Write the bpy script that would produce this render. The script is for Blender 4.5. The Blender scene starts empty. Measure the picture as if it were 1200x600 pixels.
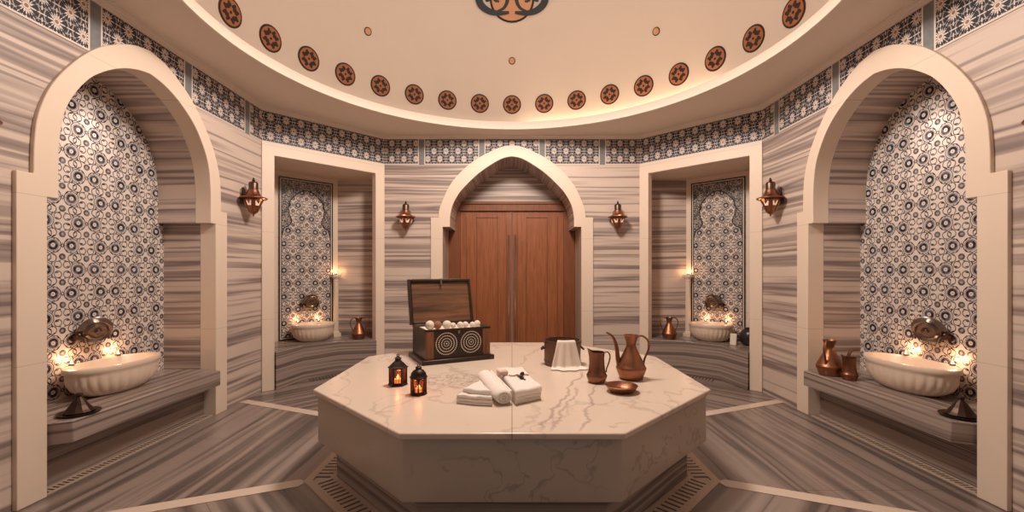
import bpy, math, random
from mathutils import Vector, Matrix
PI = math.pi
S = 1.4                      # camera height in metres; every length below is in units of it
sc = bpy.context.scene
COL = sc.collection
random.seed(7)
sin, cos, rad = math.sin, math.cos, math.radians

# ------------------------------------------------------------------ node expressions
class NT:
    def __init__(s, name):
        s.m = bpy.data.materials.new(name); s.m.use_nodes = True
        s.t = s.m.node_tree; s.n = s.t.nodes; s.l = s.t.links
        s.n.clear()
        s.out = s.n.new('ShaderNodeOutputMaterial')
        s.uvn = None
    def node(s, typ, **kw):
        x = s.n.new(typ)
        for k, v in kw.items(): setattr(x, k, v)
        return x
    def put(s, sock, v):
        if isinstance(v, X): s.l.new(v.s, sock)
        elif isinstance(v, bpy.types.NodeSocket): s.l.new(v, sock)
        elif v is not None:
            if isinstance(v, (tuple, list)) and len(v) == 3 and sock.type == 'RGBA': v = (*v, 1)
            sock.default_value = v
    def m2(s, op, a, b=None, c=None):
        x = s.node('ShaderNodeMath', operation=op)
        s.put(x.inputs[0], a)
        if b is not None: s.put(x.inputs[1], b)
        if c is not None: s.put(x.inputs[2], c)
        return X(s, x.outputs[0])
    def uv(s):
        if s.uvn is None:
            a = s.node('ShaderNodeUVMap'); b = s.node('ShaderNodeSeparateXYZ'); s.l.new(a.outputs[0], b.inputs[0])
            s.uvn = (X(s, b.outputs[0]), X(s, b.outputs[1]))
        return s.uvn
    def obj(s):
        a = s.node('ShaderNodeTexCoord'); b = s.node('ShaderNodeSeparateXYZ'); s.l.new(a.outputs['Object'], b.inputs[0])
        return tuple(X(s, b.outputs[i]) for i in range(3))
    def vec(s, x, y, z=0.0):
        c = s.node('ShaderNodeCombineXYZ')
        for i, v in enumerate((x, y, z)): s.put(c.inputs[i], v)
        return c.outputs[0]
    def noise(s, v, scale=1.0, detail=3.0, rough=.5, dist=0.0, col=False):
        x = s.node('ShaderNodeTexNoise'); s.l.new(v, x.inputs['Vector'])
        x.inputs['Scale'].default_value = scale; x.inputs['Detail'].default_value = detail
        x.inputs['Roughness'].default_value = rough; x.inputs['Distortion'].default_value = dist
        return x.outputs['Color'] if col else X(s, x.outputs[0])
    def ramp(s, f, stops, interp='LINEAR'):
        x = s.node('ShaderNodeValToRGB'); s.put(x.inputs[0], f); cr = x.color_ramp; cr.interpolation = interp
        while len(cr.elements) < len(stops): cr.elements.new(.5)
        for e, (p, c) in zip(cr.elements, stops):
            e.position = p; e.color = (*c, 1) if isinstance(c, tuple) else (c, c, c, 1)
        return x.outputs[0]
    def mix(s, f, a, b):
        x = s.node('ShaderNodeMix', data_type='RGBA')
        s.put(x.inputs[0], f); s.put(x.inputs[6], a); s.put(x.inputs[7], b)
        return x.outputs[2]
    def bump(s, h, strength=.3, dist=.01):
        x = s.node('ShaderNodeBump'); s.put(x.inputs['Height'], h)
        x.inputs['Strength'].default_value = strength; x.inputs['Distance'].default_value = dist
        return x.outputs[0]
    def pbr(s, col, rough=.5, metal=0.0, spec=.5, normal=None, emit=None, es=0.0, sheen=0.0, coat=0.0):
        p = s.node('ShaderNodeBsdfPrincipled')
        s.put(p.inputs['Base Color'], col); s.put(p.inputs['Roughness'], rough); s.put(p.inputs['Metallic'], metal)
        p.inputs['Specular IOR Level'].default_value = spec
        if normal is not None: s.l.new(normal, p.inputs['Normal'])
        if emit is not None: s.put(p.inputs['Emission Color'], emit); p.inputs['Emission Strength'].default_value = es
        if sheen: p.inputs['Sheen Weight'].default_value = sheen
        if coat: p.inputs['Coat Weight'].default_value = coat; p.inputs['Coat Roughness'].default_value = .15
        s.l.new(p.outputs[0], s.out.inputs[0]); return s.m

class X:
    def __init__(s, nt, sock): s.nt = nt; s.s = sock
    def __add__(s, o): return s.nt.m2('ADD', s, o)
    __radd__ = __add__
    def __sub__(s, o): return s.nt.m2('SUBTRACT', s, o)
    def __rsub__(s, o): return s.nt.m2('SUBTRACT', o, s)
    def __mul__(s, o): return s.nt.m2('MULTIPLY', s, o)
    __rmul__ = __mul__
    def __truediv__(s, o): return s.nt.m2('DIVIDE', s, o)
    def __lt__(s, o): return s.nt.m2('LESS_THAN', s, o)
    def __gt__(s, o): return s.nt.m2('GREATER_THAN', s, o)
    def abs(s): return s.nt.m2('ABSOLUTE', s)
    def sin(s): return s.nt.m2('SINE', s)
    def cos(s): return s.nt.m2('COSINE', s)
    def sqrt(s): return s.nt.m2('SQRT', s)
    def fl(s): return s.nt.m2('FLOOR', s)
    def max(s, o): return s.nt.m2('MAXIMUM', s, o)
    def min(s, o): return s.nt.m2('MINIMUM', s, o)
    def wrap(s, a): return s.nt.m2('WRAP', s, a / 2, -a / 2)      # centred cell
    def step(s, a, b):                                             # 1 below a, 0 above b
        x = s.nt.node('ShaderNodeMapRange', interpolation_type='SMOOTHSTEP')
        s.nt.put(x.inputs[0], s); s.nt.put(x.inputs[1], a); s.nt.put(x.inputs[2], b)
        x.inputs[3].default_value = 1; x.inputs[4].default_value = 0
        return X(s.nt, x.outputs[0])
def hyp(a, b): return (a * a + b * b).sqrt()

# ------------------------------------------------------------------ materials
def stripe_marble(name, light, mid, dark, freq=7.0, rough=.3, seed=0.0, joints=None, wob=.02):
    n = NT(name); u, v = n.uv()
    w = n.noise(n.vec(u * .7, v * .9, seed), 1, 2) - .5
    w2 = n.noise(n.vec(u * 3.0, v * 5, seed + 2), 1, 3) - .5
    vv = v + w * wob * 2.2 + w2 * wob * .35
    big = n.noise(n.vec(u * .10, vv * freq, seed + 3), 1, 3.5, .62)
    fine = n.noise(n.vec(u * .35, vv * freq * 6, seed + 9), 1, 2, .5)
    f = big * .88 + fine * .12
    c = n.ramp(f, [(.30, dark), (.385, mid), (.41, light), (.455, mid), (.475, dark), (.49, mid), (.52, light), (.565, light), (.585, mid), (.63, dark), (.66, light), (.75, mid)])
    streak = n.noise(n.vec(u * .25, vv * freq * 3.1, seed + 21), 1, 2, .5)
    c = n.mix(streak.step(.335, .37) * .7, c, dark)
    c = n.mix(1 - streak.step(.60, .66), c, light)
    cloud = n.noise(n.vec(u * 2, v * 5, seed), 1, 3)
    c = n.mix(cloud * .30, c, mid)
    if joints:
        ju, jv, uo, vo = joints
        d = None
        if ju: d = (u + uo).wrap(ju).abs()
        if jv: e = (v + vo).wrap(jv).abs(); d = e if d is None else d.min(e)
        c = n.mix(d.step(.0008, .0028) * .55, c, tuple(x * .45 for x in dark))
    return n.pbr(c, rough, spec=.45)

LT, MD, DK = (.66, .54, .465), (.375, .292, .26), (.17, .13, .124)
M = {}
M['stripe'] = stripe_marble('striped_wall_marble', LT, MD, DK, 4.3, .45, 1.0, None)
M['stripe_niche'] = stripe_marble('striped_niche_marble', LT, MD, DK, 4.8, .45, 14.0)
M['stripe_floor'] = stripe_marble('striped_floor_marble', (.31, .243, .212), (.175, .136, .120), (.066, .052, .048), 2.5, .3, 5.0, (.86, .43, .2, .1), .035)
M['stripe_bench'] = stripe_marble('striped_bench_marble', (.38, .30, .258), (.235, .183, .162), (.108, .084, .077), 7.5, .26, 8.0, None, .03)
M['stripe_vault'] = stripe_marble('striped_vault_marble', LT, MD, DK, 11.0, .3, 30.0)

def cream_marble(name, c0, c1, rough=.3, jt=None):
    n = NT(name); x, y, z = n.obj()
    f = n.noise(n.vec(x, y, z), 2.2, 4, .6)
    c = n.mix(f, c0, c1)
    if jt: c = n.mix((z + jt[1]).wrap(jt[0]).abs().step(.001, .003) * .5, c, tuple(a * .5 for a in c0))
    return n.pbr(c, rough, spec=.4)
M['cream'] = cream_marble('cream_limestone', (.74, .60, .485), (.79, .65, .535), .45, (1.02, .18))
M['cream_strip'] = cream_marble('cream_floor_marble', (.60, .48, .39), (.68, .555, .46), .25)
M['grate'] = cream_marble('grate_marble', (.46, .35, .28), (.55, .42, .33), .35)
M['void'] = NT('slot_shade').pbr((.11, .08, .065), .8)  # dark colour stands in for the shade inside the drain slots
M['plaster'] = cream_marble('ceiling_plaster', (.77, .66, .57), (.80, .69, .60), .75)
M['dome'] = cream_marble('dome_plaster', (.81, .72, .64), (.84, .75, .67), .7)

def veined(name, base, base2, vein, rough, scale=1.0, patch=False, vs=.5):
    n = NT(name); x, y, z = n.obj()
    f = n.noise(n.vec(x, y, z), 1.6 * scale, 5, .6)
    c = n.mix(f, base, base2)
    warp = n.noise(n.vec(x, y, z + 4), 1.4 * scale, 4, .6)
    g = n.noise(n.vec(x * .9 + warp * 1.2, y * .55 + x * .35, z * 1.0), 1.5 * scale, 3, .5)
    veins = (g - .5).abs().step(.0, .018)
    gate = n.noise(n.vec(x, y, z + 9), .9 * scale, 2) .step(.5, .62)
    c = n.mix(veins * gate * vs, c, vein)
    blotch = n.noise(n.vec(x + warp, y, z * 1.3), 4.5 * scale, 5, .7)
    c = n.mix(blotch.step(.30, .36) * .35, c, vein)
    if patch:     # dense fine veining in one spot of the slab, seam across the middle
        q = n.noise(n.vec(x * 1.0 + warp * .3, y * 1.8, 2.0), 13, 4, .65)
        d = hyp((x + .29 * S) * .75, y + .215 * S)
        q2 = (q - .5).abs().step(.005, .035)
        c = n.mix(q2 * d.step(.10, .30) * .8, c, (.20, .155, .13))
        wob = (n.noise(n.vec(x, y, z + 2), 3.2, 4, .6) - .5) * .22
        for (ax, ay), (bx, by), st_ in (((.10, -.92), (.40, -.02), .55), ((.13, -.92), (.33, -.36), .45), ((.24, -.93), (.45, -.25), .5), ((-.55, -.75), (-.30, -.30), .25), ((.02, .1), (.2, .7), .3)):
            ax, ay, bx, by = (k * S for k in (ax, ay, bx, by)); L = math.hypot(bx - ax, by - ay); tx_, ty_ = (bx - ax) / L, (by - ay) / L
            al = (x - ax) * tx_ + (y - ay) * ty_
            ac = ((x - ax) * ty_ - (y - ay) * tx_ + wob).abs()
            c = n.mix(ac.step(.002, .016) * (al - L / 2).abs().step(L * .42, L * .55) * st_, c, vein)
        c = n.mix(x.abs().step(.0012, .003) * .7, c, (.10, .07, .055))
    return n.pbr(c, rough, spec=.5)
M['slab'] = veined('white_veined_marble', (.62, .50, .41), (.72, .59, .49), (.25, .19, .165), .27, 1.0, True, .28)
M['body'] = veined('shaded_veined_marble', (.46, .375, .305), (.56, .46, .38), (.23, .18, .15), .3, 1.6)  # same marble as the slab; the shade on the sides is put into the colour
M['basin'] = cream_marble('carved_basin_marble', (.70, .56, .45), (.80, .66, .54), .35)

def star_tile(name, bars):
    n = NT(name); u, v = n.uv()
    a, b = .1215, .158
    white, dark, tan = (.72, .62, .56), (.025, .03, .045), (.30, .17, .10)
    def cell(su, sv):
        return (u + su).wrap(a), (v + sv).wrap(b)
    x1, y1 = cell(a / 2, b * .5 - .057); x2, y2 = cell(0, -.057)
    r1, r2 = hyp(x1, y1), hyp(x2, y2)
    near = r1 < r2
    px = x1 * near + x2 * (1 - near); py = y1 * near + y2 * (1 - near); r = r1.min(r2)
    th = n.m2('ARCTAN2', py, px)
    petal = (th * 10).cos()
    star = (r - (petal * .0085 + .0235)).step(-.0012, .0012)
    spokes = ((th * 5).sin().abs() * r).step(.0035, .0075)
    web = px.abs().min(py.abs()).step(.0016, .0036)
    diag = (px.abs() * b - py.abs() * a).abs().step(.0002, .00045)
    ringd = (r - .052).abs().step(.0012, .0032)
    core = r.step(.0075, .010)
    c = n.mix(web.max(diag).max(spokes * .7).max(ringd * .55), dark, white)
    gap = (r - .040).abs().step(.0016, .0035)
    c = n.mix(gap, c, dark)
    c = n.mix(star, c, white)
    c = n.mix((r - .0165).abs().step(.0008, .0022) * .5, c, dark)
    c = n.mix(core, c, tan)
    e = (v - .004).abs().min((v - .264).abs())
    c = n.mix(e.step(.004, .006), c, white)
    if bars:
        d = (u + .305).wrap(.61).abs()
        c = n.mix(d.step(.036, .038), c, white)
        mott = n.noise(n.vec(u * 40, v * 40), 1, 2)
        c = n.mix(d.step(.027, .029), c, n.mix(mott, (.14, .15, .155), (.24, .245, .24)))
    return n.pbr(c, .5, spec=.25)
M['star'] = star_tile('star_band_tile', False)
M['star_bars'] = star_tile('star_band_tile_with_bars', True)

def floral(name, P=.26, uo=0.0, vo=0.0):
    n = NT(name); u, v = n.uv()
    white, dark, blue = (.66, .57, .515), (.018, .020, .030), (.10, .10, .13)
    wx = (n.noise(n.vec(u, v), 9, 2) - .5) * .012
    def feats(su, sv):
        x = (u + uo + su + wx).wrap(P); y = (v + vo + sv).wrap(P)
        ax = x.abs()
        dr = hyp(ax - .178 * P, y)
        df = hyp(ax, y.abs() - .235 * P)
        th = n.m2('ARCTAN2', y, ax - .178 * P)
        return x, y, dr, df, th
    A = feats(0, 0); B = feats(P / 2, P / 2)
    dr = A[2].min(B[2]); df = A[3].min(B[3])
    th = A[4]
    def sym(x, y):                                   # one motif, mirrored in both directions
        ax, ay = x.abs() / P, y.abs() / P
        th_ = n.m2('ARCTAN2', ay, ax); r_ = hyp(ax, ay)
        rosette = (r_ - ((th_ * 8).cos() * .016 + .040)).step(-.004, .006)
        hole = r_.step(.012, .020)
        o = rosette * (1 - hole)
        for cx, cy, la, lb, rt in ((.085, .115, .045, .017, 50), (.175, .185, .050, .016, -35), (.065, .325, .040, .014, 20), (.30, .14, .042, .015, 75), (.235, .285, .036, .014, 35), (.40, .06, .034, .013, -20), (.12, .45, .03, .012, -50), (.335, .37, .032, .013, -55)):
            c_, s_ = cos(rad(rt)), sin(rad(rt)); dx, dy = ax - cx, ay - cy
            e = hyp((dx * c_ + dy * s_) / la, (dy * c_ - dx * s_) / lb)
            o = o.max(e.step(.75, 1.15))
        for cx, cy, rr, w_ in ((.178, 0, .150, .006), (.30, .24, .085, .006), (.09, .40, .07, .006)):
            o = o.max((hyp(ax - cx, ay - cy) - rr).abs().step(w_ * .9, w_ * 2.4) * .9)
        return o
    leaf = n.noise(n.vec(u, v), 30, 2).step(.45, .52)
    ink = sym(A[0], A[1]).max(sym(B[0], B[1]))
    clear = dr.step(.118 * P, .130 * P).max(df.step(.075 * P, .085 * P))
    ink = ink * (1 - clear)
    ring = (dr - .072 * P).abs().step(.024 * P, .034 * P)
    halo = (dr - .115 * P).abs().step(.004 * P, .012 * P) * .7
    dot = dr.step(.010 * P, .022 * P) * .55
    fl = ((df - .046 * P).abs()).step(.018 * P, .028 * P)
    fd = df.step(.014 * P, .022 * P) * .6
    ink = ink.max(ring).max(halo).max(dot).max(fl * .9).max(fd)
    c = n.mix(ink, white, n.mix(leaf, dark, blue))
    g = u.wrap(.26).abs().min(v.wrap(.26).abs()).step(.0006, .0018) * .25
    c = n.mix(g, c, (.3, .25, .22))
    return n.pbr(c, .25, spec=.5)
M['floral'] = floral('floral_scroll_tile', .26, .0, .03)
def spandrel():
    n = NT('dark_scroll_tile'); u, v = n.uv()
    q = n.noise(n.vec(u, v), 26, 2, .5, 1.5)
    q2 = n.noise(n.vec(u, v, 7.0), 34, 2, .5, 1.0)
    ink = (q - .5).abs().step(.02, .05).max((q2 - .5).abs().step(.01, .03) * .7)
    return n.pbr(n.mix(ink, (.02, .022, .03), (.50, .43, .38)), .28)
M['spandrel'] = spandrel()
M['tile_black'] = NT('black_border_tile').pbr((.018, .02, .026), .25)
M['tile_white'] = NT('white_border_tile').pbr((.62, .53, .46), .25)

def wood(name, a, b, scale=(2, 2, 30), rough=.45, axis=2, coat=0):
    n = NT(name); x, y, z = n.obj()
    v = [x, y, z]; s = [38, 38, 38]; s[axis] = 2.2
    f = n.noise(n.vec(v[0] * s[0], v[1] * s[1], v[2] * s[2]), scale[0] * .5, 4, .6, .6)
    g = n.noise(n.vec(x, y, z), 5, 3)
    c = n.mix(n.ramp(f, [(.3, 0.0), (.7, 1.0)]), a, b)
    c = n.mix(g * .35, c, tuple(t * .6 for t in a))
    return n.pbr(c, rough, spec=.4, coat=coat)
M['door'] = wood('orange_oak', (.25, .080, .031), (.40, .142, .056), (2.4,), .42)
M['door_frame'] = wood('orange_oak_frame', (.18, .058, .022), (.27, .092, .036), (2.4,), .45)
M['chest'] = wood('dark_walnut', (.018, .008, .005), (.045, .02, .012), (2,), .35, 0)
M['chest_mid'] = wood('reddish_walnut', (.12, .042, .018), (.27, .115, .05), (2,), .4, 2)
M['chest_lid'] = wood('brown_lid_wood', (.030, .011, .005), (.26, .115, .052), (.8,), .5, 0)
M['bucket'] = wood('brown_stave_wood', (.10, .045, .02), (.22, .11, .055), (2,), .5)
M['inlay'] = NT('pearl_inlay').pbr((.85, .76, .60), .35)
def metal(name, a, b, rough=.28, sc_=26, bs=.35):
    n = NT(name); x, y, z = n.obj()
    f = n.noise(n.vec(x, y, z), 7, 4, .65)
    d = n.noise(n.vec(x, y, z), sc_, 2)
    return n.pbr(n.mix(f, a, b), rough, 1.0, normal=n.bump(d, bs, .004))
M['copper'] = metal('hammered_copper', (.40, .175, .095), (.24, .11, .068), .40, 60)
M['copper_dark'] = metal('tarnished_copper', (.20, .095, .06), (.32, .15, .09), .38, 60)
M['bronze'] = metal('dark_bronze', (.10, .065, .05), (.18, .12, .09), .4)
M['silver'] = metal('embossed_silver', (.36, .30, .26), (.17, .135, .115), .28, 30, .6)
M['chrome'] = metal('polished_steel', (.75, .7, .65), (.6, .55, .5), .15, 5, .02)
M['iron'] = metal('black_iron', (.03, .022, .02), (.06, .045, .04), .45)
M['iron_brown'] = metal('blackened_bronze', (.05, .032, .026), (.09, .06, .048), .38)
M['black'] = NT('black_glaze').pbr((.02, .018, .02), .3)
def cloth(name, a, b, sc_=90, bs=.5):
    n = NT(name); x, y, z = n.obj()
    f = n.noise(n.vec(x, y, z), sc_, 3, .7)
    g = n.noise(n.vec(x, y, z), 12, 2)
    return n.pbr(n.mix(f * .5 + g * .5, a, b), .95, spec=.1, normal=n.bump(f, bs, .004), sheen=.3)
M['towel'] = cloth('white_terry', (.74, .66, .60), (.86, .79, .73))
M['cloth'] = cloth('white_cotton', (.74, .64, .56), (.82, .72, .64), 160, .15)
M['loofah'] = cloth('cream_fibre', (.55, .45, .35), (.85, .77, .66), 24, 1.0)
M['loofah_brown'] = cloth('brown_fibre', (.22, .09, .045), (.34, .15, .075), 30, .8)
M['soap'] = NT('pink_soap').pbr((.66, .42, .34), .5)
M['wax'] = NT('candle_wax').pbr((.85, .72, .55), .5, emit=(1, .55, .25), es=1.5)
def emis(name, c, s):
    n = NT(name); e = n.node('ShaderNodeEmission'); e.inputs[0].default_value = (*c, 1); e.inputs[1].default_value = s
    n.l.new(e.outputs[0], n.out.inputs[0]); return n.m
M['flame'] = emis('flame', (1, .70, .42), 9)
M['led'] = emis('cove_led', (1, .72, .46), 20)
M['sconce_glass'] = NT('lit_sconce_glass').pbr((.5, .3, .2), .25, emit=(1, .62, .42), es=.55)
def amber():
    n = NT('amber_glass')
    t = n.node('ShaderNodeBsdfTransparent'); t.inputs[0].default_value = (.58, .22, .10, 1)
    g = n.node('ShaderNodeBsdfGlossy'); g.inputs['Roughness'].default_value = .12; g.inputs[0].default_value = (.9, .8, .7, 1)
    mx = n.node('ShaderNodeMixShader'); mx.inputs[0].default_value = .08
    n.l.new(t.outputs[0], mx.inputs[1]); n.l.new(g.outputs[0], mx.inputs[2]); n.l.new(mx.outputs[0], n.out.inputs[0]); return n.m
M['amber'] = amber()
M['med_orange'] = NT('ochre_paint').pbr((.44, .165, .065), .6)
M['med_peach'] = NT('peach_paint').pbr((.72, .38, .20), .6)
M['med_black'] = NT('black_paint').pbr((.022, .012, .010), .55)
M['med_blue'] = NT('slate_blue_paint').pbr((.030, .040, .055), .55)

# ------------------------------------------------------------------ mesh builder
class Mb:
    def __init__(s): s.v = []; s.f = []; s.uv = []; s.mi = []; s.sm = []
    def poly(s, pts, uvs=None, mi=0, sm=False):
        b = len(s.v); s.v += [tuple(p) for p in pts]; s.f.append(list(range(b, b + len(pts)))); s.uv.append(uvs); s.mi.append(mi); s.sm.append(sm)
        return s
    def grid(s, rows, closed=False, mi=0, sm=True, uvs=None):
        b = len(s.v); R = len(rows); C = len(rows[0])
        for r in rows: s.v += [tuple(p) for p in r]
        for i in range(R - 1):
            for j in range(C if closed else C - 1):
                k = (j + 1) % C
                s.f.append([b + i * C + j, b + i * C + k, b + (i + 1) * C + k, b + (i + 1) * C + j])
                s.uv.append([uvs[i][j], uvs[i][j + 1], uvs[i + 1][j + 1], uvs[i + 1][j]] if uvs else None); s.mi.append(mi); s.sm.append(sm)
        return s
    def box(s, x0, x1, y0, y1, z0, z1, mi=0):
        P = [(x, y, z) for z in (z0, z1) for y in (y0, y1) for x in (x0, x1)]
        for q in ((0, 2, 3, 1), (4, 5, 7, 6), (0, 1, 5, 4), (2, 6, 7, 3), (0, 4, 6, 2), (1, 3, 7, 5)):
            s.poly([P[i] for i in q], mi=mi)
        return s
    def prism(s, pl, z0, z1, mi=0):             # plan polygon extruded upwards
        n = len(pl)
        s.poly([(x, y, z1) for x, y in pl], mi=mi); s.poly([(x, y, z0) for x, y in reversed(pl)], mi=mi)
        for i in range(n):
            a, b = pl[i], pl[(i + 1) % n]
            s.poly([(a[0], a[1], z0), (b[0], b[1], z0), (b[0], b[1], z1), (a[0], a[1], z1)], mi=mi)
        return s
    def prismy(s, ol, y0, y1, mi=0):            # elevation outline (x,z) extruded in depth
        n = len(ol)
        s.poly([(x, y0, z) for x, z in ol], mi=mi); s.poly([(x, y1, z) for x, z in reversed(ol)], mi=mi)
        for i in range(n):
            a, b = ol[i], ol[(i + 1) % n]
            s.poly([(a[0], y0, a[1]), (a[0], y1, a[1]), (b[0], y1, b[1]), (b[0], y0, b[1])], mi=mi)
        return s
    def lathe(s, prof, c=(0, 0, 0), seg=24, ex=1.0, ey=1.0, mi=0, sm=True, mod=None, ph=0.0):
        rows = []
        for r, z in prof:
            row = []
            for j in range(seg):
                a = 2 * PI * j / seg + ph; rr = r * (mod(a, r, z) if mod else 1)
                row.append((c[0] + rr * ex * cos(a), c[1] + rr * ey * sin(a), c[2] + z))
            rows.append(row)
        return s.grid(rows, True, mi, sm)
    def tube(s, path, r, seg=10, mi=0, cap=True, flat=1.0):
        path = [Vector(p) for p in path]; n = len(path)
        rr = r if isinstance(r, (list, tuple)) else [r] * n
        up = None; rows = []
        for i, p in enumerate(path):
            t = (path[min(i + 1, n - 1)] - path[max(i - 1, 0)]).normalized()
            if up is None:
                up = Vector((0, 0, 1)) if abs(t.z) < .9 else Vector((0, 1, 0))
            e = t.cross(up); 
            if e.length < 1e-6: e = t.orthogonal()
            e.normalize(); up = e.cross(t).normalized()
            rows.append([p + (e * cos(2 * PI * j / seg) * flat + up * sin(2 * PI * j / seg)) * rr[i] for j in range(seg)])
        s.grid(rows, True, mi, True)
        if cap: s.poly(list(reversed(rows[0])), mi=mi); s.poly(rows[-1], mi=mi)
        return s
    def ball(s, c, r, seg=14, mi=0, sz=1.0, lump=0.0):
        prof = [(r * sin(PI * i / 10) + 1e-5, -r * cos(PI * i / 10) * sz) for i in range(11)]
        md = (lambda a, q, z: 1 + lump * sin(3 * a + z * 60) + lump * .6 * sin(7 * a)) if lump else None
        return s.lathe(prof, c, seg, mi=mi, mod=md)
    def build(s, name, mats, parent=None, uvf=None, bevel=0, bseg=2, auto=35, subsurf=0):
        me = bpy.data.meshes.new(name)
        me.from_pydata([(x * S, y * S, z * S) for x, y, z in s.v], [], s.f)
        if not isinstance(mats, (list, tuple)): mats = [mats]
        for m_ in mats: me.materials.append(M[m_])
        uvl = me.uv_layers.new(name='UVMap')
        for p, uvs, mi, sm in zip(me.polygons, s.uv, s.mi, s.sm):
            p.material_index = mi; p.use_smooth = sm
            for k, li in enumerate(p.loop_indices):
                if uvs: uvl.data[li].uv = uvs[k]
                elif uvf: uvl.data[li].uv = uvf(s.v[me.loops[li].vertex_index], p.normal)
        o = bpy.data.objects.new(name, me); COL.objects.link(o)
        if parent is not None: o.parent = parent
        if bevel or subsurf:
            me2 = me
        import bmesh
        bm = bmesh.new(); bm.from_mesh(me); bmesh.ops.remove_doubles(bm, verts=bm.verts, dist=1e-5)
        bmesh.ops.recalc_face_normals(bm, faces=bm.faces)
        bm.to_mesh(me); bm.free()
        if any(s.sm): me.set_sharp_from_angle(angle=rad(auto))
        if bevel:
            md = o.modifiers.new('edge', 'BEVEL'); md.width = bevel * S; md.segments = bseg; md.limit_method = 'ANGLE'; md.angle_limit = rad(40)
            for p in me.polygons: p.use_smooth = True
            me.set_sharp_from_angle(angle=rad(50))
        if subsurf:
            md = o.modifiers.new('smooth', 'SUBSURF'); md.levels = subsurf; md.render_levels = subsurf
        return o
def bz(p0, p1, p2, p3, n=8):
    out = []
    for i in range(n + 1):
        t = i / n; u = 1 - t
        out.append(tuple(u**3 * a + 3 * u * u * t * b + 3 * u * t * t * c + t**3 * d for a, b, c, d in zip(p0, p1, p2, p3)))
    return out
def spline(pts, n=5):            # Catmull-Rom through points
    out = []; P = [pts[0]] + list(pts) + [pts[-1]]
    for i in range(1, len(P) - 2):
        for k in range(n):
            t = k / n
            out.append(tuple(.5 * (2 * b + (c - a) * t + (2 * a - 5 * b + 4 * c - d) * t * t + (3 * b - a - 3 * c + d) * t**3)
                             for a, b, c, d in zip(P[i - 1], P[i], P[i + 1], P[i + 2])))
    out.append(tuple(pts[-1])); return out

def place(o, x, y, z=0.0, rz=0.0):
    o.location = (x * S, y * S, z * S); o.rotation_euler = (0, 0, rz); return o
def tag(o, label, cat, group=None, kind=None):
    o['label'] = label
    if cat: o['category'] = cat
    if group: o['group'] = group
    if kind: o['kind'] = kind
    return o
def struct(o, label=None, cat=None):
    o['kind'] = 'structure'
    if label: o['label'] = label
    if cat: o['category'] = cat
    return o
def empty(name, x, y, z=0.0, rz=0.0):
    o = bpy.data.objects.new(name, None); COL.objects.link(o); o.empty_display_size = .05
    return place(o, x, y, z, rz)
def thing(name, x, y, z, rz, label, cat, group=None):
    return tag(empty(name, x, y, z, rz), label, cat, group)
def copy_tree(o, parent=None):
    c = o.copy(); COL.objects.link(c); c.parent = parent
    for ch in [k for k in bpy.data.objects if k.parent == o]: copy_tree(ch, c)
    return c

# ------------------------------------------------------------------ room plan
D, XS, CY = 4.32, 2.078, 2.43
HB = 1.296                        # half width of back wall
TOPZ = 2.385                      # wall top
B0, B1 = 2.08, 2.348              # tile band
CZ = 2.366                        # flat ceiling
def uv_x(p, n): return (p[0] + p[1] * .6, p[2])            # stripes level, running along the wall

def arch_path(a_leg, h_imp, pts):
    """right half then mirrored: from (a_leg,0) up, over the arch, down to (-a_leg,0)"""
    sp = spline(pts, 5)
    R = [(a_leg, 0.0), (a_leg, h_imp)] + sp
    L = [(-x, z) for x, z in reversed(R)]
    return R + L[1:]
SIDE_IN = arch_path(.538, 1.33, [(.49, 1.33), (.49, 1.54), (.472, 1.70), (.43, 1.815), (.352, 1.935), (.265, 2.015), (.17, 2.075), (.08, 2.11), (0, 2.125)])
SIDE_OUT = arch_path(.656, 1.4225, [(.592, 1.4225), (.590, 1.55), (.574, 1.685), (.52, 1.835), (.43, 1.975), (.335, 2.085), (.25, 2.155), (.12, 2.228), (0, 2.258)])
BACK_IN = arch_path(.70, 1.449, [(.626, 1.449), (.624, 1.56), (.596, 1.675), (.532, 1.79), (.432, 1.90), (.317, 2.004), (.173, 2.10), (.08, 2.145), (0, 2.16)])
BACK_OUT = arch_path(.82, 1.544, [(.743, 1.544), (.735, 1.62), (.708, 1.70), (.63, 1.864), (.518, 2.002), (.363, 2.13), (.173, 2.23), (.08, 2.262), (0, 2.272)])

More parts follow.
